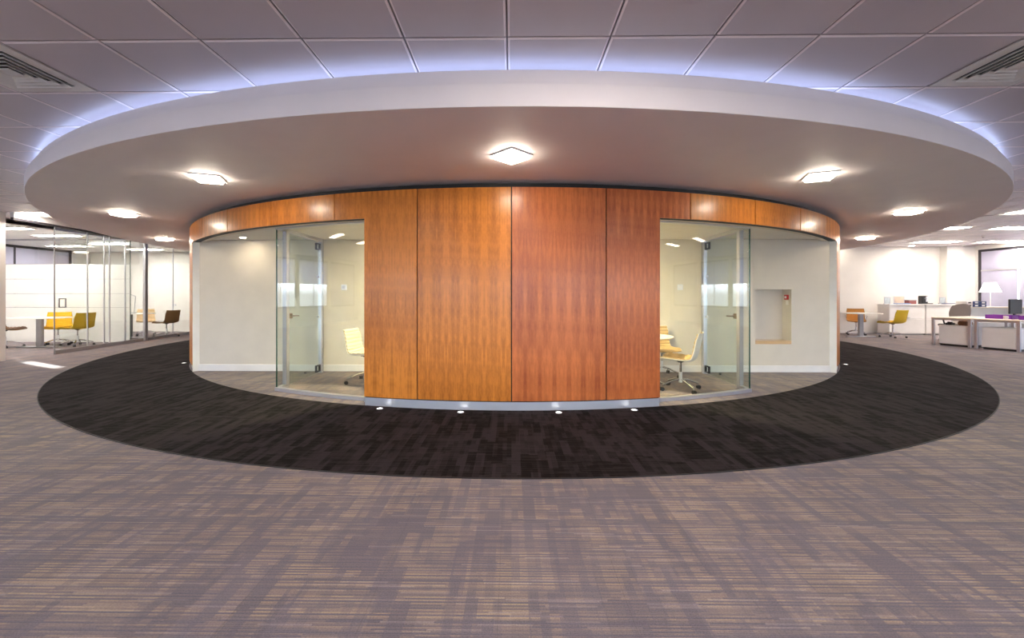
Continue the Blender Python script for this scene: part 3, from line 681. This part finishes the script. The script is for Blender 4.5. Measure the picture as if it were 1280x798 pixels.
s = thing('wall_socket', 'small socket plate on the rear office end wall', 'socket', (-12.75, 15.30, 1.0)); obj('plate', B(-.05, .05, -.01, -.0005, -.035, .035), M['alu'], s); obj('switch', B(-.015, .015, -.014, -.01, -.02, .02), M['white'], s)
tg = thing('telephone', 'black telephone on the rear office table', 'telephone', (-12.6, 13.1, .79)); obj('body', B(-.09, .09, -.07, .07, 0, .05, bev=.01), M['blackp'], tg); obj('handset', B(-.09, -.05, -.09, .09, .05, .08, bev=.01), M['blackp'], tg)
# right office: table and chairs
meet_table((11.55, 13.64, 0), R(-3), 'white table with two chairs right of the pod', 1.05, .8, .79)
shell_chair('orange brown ribbed chair at the table next to the pod', 'orange', 'oshell', (11.95, 14.3, 0), R(-36), None, 1.07, True)
shell_chair('yellow chair on chrome wheels in front of the white cabinets', 'yellow', 'yshell', (12.36, 13.38, 0), R(-168), None, 1.07)
# cabinets
def cabinet(x0, x1, lab):
    t = thing('storage_cabinet', lab, 'cabinet', (x0, 14.2, 0), 0, 'white cabinets along the wall'); w = x1 - x0
    obj('body', B(.001, w - .001, .02, .45, .05, 1.03), M['white'], t); obj('plinth', B(.02, w - .02, .05, .5, 0, .05), M['grey'], t)
    for z0, z1 in ((.06, .545), (.565, 1.02)):
        d = obj('door_front', B(.01, w - .01, 0, .02, z0, z1, bev=.004), M['white'], t)
        if z0 > .3: obj('handle', Bs([(w / 2 - .07, w / 2 + .07, -.025, -.012, z0 + .03, z0 + .045), (w / 2 - .07, w / 2 - .06, -.025, 0, z0 + .03, z0 + .045), (w / 2 + .06, w / 2 + .07, -.025, 0, z0 + .03, z0 + .045)]), M['grey'], d)
cabinet(13.0, 14.22, 'white two tier cabinet behind the yellow chair'); cabinet(14.25, 15.40, 'white two tier cabinet behind the mesh office chair')
tag(obj('cabinet_top', B(12.98, 15.42, 14.17, 14.65, 1.03, 1.065, bev=.004), M['white']), 'long white top over the two low cabinets', 'worktop')
def frame_thing(name, x, w, h, m, lab, cat='picture'):
    t = thing(name, lab, cat, (x, 14.4, 1.065), R(random.uniform(-8, 8))); obj('frame', Bs([(-w / 2, w / 2, 0, .02, 0, .015), (-w / 2, w / 2, 0, .02, h - .015, h), (-w / 2, -w / 2 + .015, 0, .02, .015, h - .015), (w / 2 - .015, w / 2, 0, .02, .015, h - .015)]), M['alu'], t)
    obj('print', B(-w / 2 + .015, w / 2 - .015, .006, .012, .015, h - .015), M[m], t); obj('stand', B(-.03, .03, .02, .12, 0, .02), M['blackp'], t)
frame_thing('photo_frame', 13.12, .2, .25, 'photo', 'small pale photo frame at the left end of the cabinet top')
frame_thing('photo_frame', 13.52, .34, .27, 'peach', 'wide peach coloured framed print on the cabinet top')
tag(obj('blue_folder', B(13.3, 13.78, 14.24, 14.38, 1.0651, 1.095, bev=.004), M['bluebase']), 'flat blue folder in front of the peach print', 'folder')
t = thing('storage_box', 'small maroon card box on the cabinet top', 'box', (13.95, 14.45, 1.065)); obj('body', B(-.13, .13, -.09, .09, 0, .12, bev=.004), M['maroon'], t); obj('lid', B(-.135, .135, -.095, .095, .12, .15, bev=.004), M['grey'], t)
t = thing('coffee_machine', 'black coffee machine on the cabinet top', 'coffee machine', (14.45, 14.45, 1.065)); obj('body', B(-.11, .11, -.02, .14, 0, .29, bev=.02), M['blackp'], t); obj('spout', B(-.03, .03, -.09, -.02, .17, .22, bev=.01), M['steel'], t); obj('drip_tray', B(-.24, .18, -.12, 0, 0, .03, bev=.008), M['blackp'], t); obj('front_panel', B(0.02, .09, -.025, -.02, .08, .27), M['steel'], t)
frame_thing('photo_frame', 15.02, .2, .24, 'photo', 'photo frame near the column on the cabinet top')
tag(obj('dark_book', B(14.95, 15.3, 14.24, 14.38, 1.0651, 1.095, bev=.004), M['navy']), 'dark book lying in front of the frame near the column', 'book')
# desks, end towards the pod
DA = R(16.9)
def local(u, v, z=0.): return (11.68 + u * cos(DA) - v * sin(DA) * -1 * -1, 11.5 + u * sin(DA) + v * cos(DA), z)
def desk(v0, lab):
    t = thing('office_desk', lab, 'desk', local(0, v0), DA, 'desks in the right office')
    obj('desktop', B(0, 1.6, -.80, 0, .745, .77, bev=.004), M['desk'], t)
    for (a, b) in ((0, -.80), (0, -.06), (1.54, -.80), (1.54, -.06)): obj('leg', B(a + .01, a + .06, b, b + .06, 0, .745, bev=.004), M['alu'], t)
    obj('end_beam', B(.015, .055, -.74, -.06, .70, .744), M['alu'], t)
desk(0, 'pale desk next to the cabinets with a mesh chair behind'); desk(-.86, 'pale desk at the right edge holding the purple trays')
def pedestal(v0, lab):
    t = thing('pedestal', lab, 'cabinet', local(.12, v0), DA, 'white pedestals under the desks')
    obj('body', B(0, .55, -.62, 0, .05, .56, bev=.006), M['white'], t); obj('base', B(.03, .52, -.6, -.02, 0, .05), M['blackp'], t); obj('side_panel', B(-.012, 0, -.6, -.02, .07, .55, bev=.003), M['white'], t)
pedestal(-.10, 'white pedestal under the desk next to the cabinets'); pedestal(-.95, 'white pedestal under the desk at the right edge')
t = thing('desk_phone', 'black headset case lying on the pedestal', 'headset', local(.3, -.25, .56), DA); obj('body', B(-.1, .1, -.07, .07, 0, .06, bev=.02), M['blackp'], t); obj('cushion', T_((-.05, -.02, .06), (-.05, -.02, .09), .05), M['blackp'], t)
t = thing('handbag', 'brown leather bag on the pedestal below the desk', 'bag', local(.35, -.52, .56), DA); obj('body', B(-.12, .12, -.12, .1, 0, .12, bev=.03), M['brown'], t); obj('strap', path([(-.1, 0, .1), (-.05, 0, .16), (.05, 0, .16), (.1, 0, .1)], .008), M['brown'], t)
def tray(u, v, w, lab):
    t = thing('letter_tray', lab, 'tray', local(u, v, .77), DA, 'purple trays on the desk')
    obj('tray_base', B(-.16, .16, -w / 2, w / 2, 0, .01), M['purple'], t); obj('tray_rim', Bs([(-.16, .16, -w / 2, -w / 2 + .01, .01, .10), (-.16, .16, w / 2 - .01, w / 2, .01, .10), (-.16, -.15, -w / 2, w / 2, .01, .10), (.15, .16, -w / 2, w / 2, .01, .10)]), M['purple'], t); obj('paper', B(-.14, .14, -w / 2 + .02, w / 2 - .02, .01, .06), M['paper'], t)
tray(.62, -1.10, .48, 'left purple letter tray on the desk'); tray(.55, -1.58, .2, 'purple letter tray at the right edge of the desk')
t = thing('coffee_mug', 'white mug beside the left purple tray', 'mug', local(.3, -1.30, .77)); obj('body', lathe([(0, 0), (.04, 0), (.042, .09), (.037, .09), (.035, .01), (0, .01)], 20, closed=False), M['white'], t, smooth=True); obj('mug_handle', path([(.04, 0, .02), (.07, 0, .03), (.07, 0, .07), (.04, 0, .08)], .005), M['white'], t)
t = thing('computer_monitor', 'black computer monitor seen from its back', 'monitor', local(1.12, -1.12, .77), DA); obj('screen', B(-.26, .26, -.02, .02, .12, .50, bev=.008), M['blackp'], t); obj('rear_housing', B(-.16, .16, .02, .06, .18, .44, bev=.015), M['blackp'], t); obj('stand', Bs([(-.03, .03, .0, .03, .02, .2), (-.12, .12, -.1, .1, 0, .02)]), M['blackp'], t)
t = thing('desk_printer', 'small white printer between monitor and purple tray', 'printer', local(.95, -1.48, .77), DA); obj('body', B(-.12, .12, -.1, .1, 0, .15, bev=.02), M['white'], t); obj('paper_slot', B(-.124, -.12, -.07, .07, .06, .09), M['grey'], t)
# shelf unit by the window with binders and lamp
sh_ = thing('low_shelf_unit', 'low pale shelf unit with wooden top before the window', 'shelf', (14.05, 12.75, 0)); obj('body', Bs([(0, 1.9, 0, .4, 0, .03), (0, .02, 0, .4, .03, .98), (1.88, 1.9, 0, .4, .03, .98), (.02, 1.88, .38, .4, .03, .98), (.02, 1.88, 0, .38, .5, .52)]), M['white'], sh_); obj('shelf_top', B(-.03, 1.93, -.02, .42, .98, 1.01, bev=.003), M['desk'], sh_)
for r_ in range(2):
    for c_ in range(3):
        t = thing('lever_arch_binder', '%s binder lying %s from the left in the %s row on the shelf unit' % (('white' if c_ == 0 else 'navy'), ('first', 'second', 'third', 'fourth')[c_], ('lower', 'upper')[r_]), 'binder', (14.08 + c_ * .21, 12.8, 1.01 + r_ * .0905), 0, 'binders on the shelf unit')
        obj('cover', B(0, .19, 0, .3, .0005, .085, bev=.004), M['paper' if c_ == 0 else 'navy'], t); obj('spine_label', B(.05, .14, -.002, 0, .02, .065), M['paper' if c_ else 'blackp'], t)
t = thing('table_lamp', 'white lamp with glowing cone shade before the window', 'lamp', (14.98, 12.95, 1.01)); obj('base', lathe([(0, 0), (.1, 0), (.1, .015), (0, .02)], 24, closed=False), M['white'], t, smooth=True); obj('pole', T_((0, 0, .015), (0, 0, .52), .01), M['white'], t)
obj('lamp_shade', lathe([(.235, .46), (.125, .76), (.122, .76), (.231, .46)], 40), M['e_shade'], t, smooth=True); obj('lamp_bulb', lathe([(0, .52), (.03, .54), (.04, .58), (.03, .62), (0, .64)], 16, closed=False), M['e_room'], t)
def office_chair(loc, rz, lab):
    t = thing('office_chair', lab, 'chair', loc, rz); bm = bmesh.new(); n = 14; rows = []
    for s_ in (0, 1):
        rr = []
        for i in range(n + 1):
            v = i / n; z = .62 + .50 * v; w = .12 + .14 * sin(pi * min(1, .18 + v * .62)) ** .8 ; row = []
            for k_ in range(11): u = -1 + .2 * k_; row.append(bm.verts.new((w * u, .24 + .06 * v - .05 * u * u * 1 + s_ * .02 - .02 * sin(pi * v), z - .05 * u * u * v)))
            rr.append(row)
        rows.append(rr)
    for rr in rows:
        for i in range(n):
            for k_ in range(10): bm.faces.new((rr[i][k_], rr[i][k_ + 1], rr[i + 1][k_ + 1], rr[i + 1][k_]))
    for i in range(n):
        for k_ in (0, 10): bm.faces.new((rows[0][i][k_], rows[0][i + 1][k_], rows[1][i + 1][k_], rows[1][i][k_]))
    for k_ in range(10):
        for i in (0, n): bm.faces.new((rows[0][i][k_], rows[0][i][k_ + 1], rows[1][i][k_ + 1], rows[1][i][k_]))
    obj('mesh_back', bm, M['mesh'], t, smooth=True); obj('seat', B(-.25, .25, -.25, .22, .44, .51, bev=.03), M['blackp'], t); obj('back_bar', path([(0, .1, .44), (0, .27, .5), (0, .30, .75)], .02), M['blackp'], t); obj('column', T_((0, 0, .1), (0, 0, .44), .025), M['steel'], t)
    for s_ in (-1, 1): obj('armrest', path([(.25 * s_, .05, .48), (.3 * s_, .05, .66), (.3 * s_, -.15, .68)], .018), M['blackp'], t)
    for k_ in range(5):
        a = R(36 + 72 * k_); x, y = sin(a), cos(a); lg = obj('leg', T_((0, 0, .11), (.3 * x, .3 * y, .075), .02, .013), M['steel'], t); obj('wheel', T_((.3 * x - .025 * y, .3 * y + .025 * x, .03), (.3 * x + .025 * y, .3 * y - .025 * x, .03), .03), M['blackp'], lg)
office_chair((13.24, 12.38, 0), R(168), 'brown grey mesh office chair behind the desk by the cabinets')
office_chair((11.78, 9.0, 0), R(100), 'office chair cut off by the right edge, only a wheel in view')
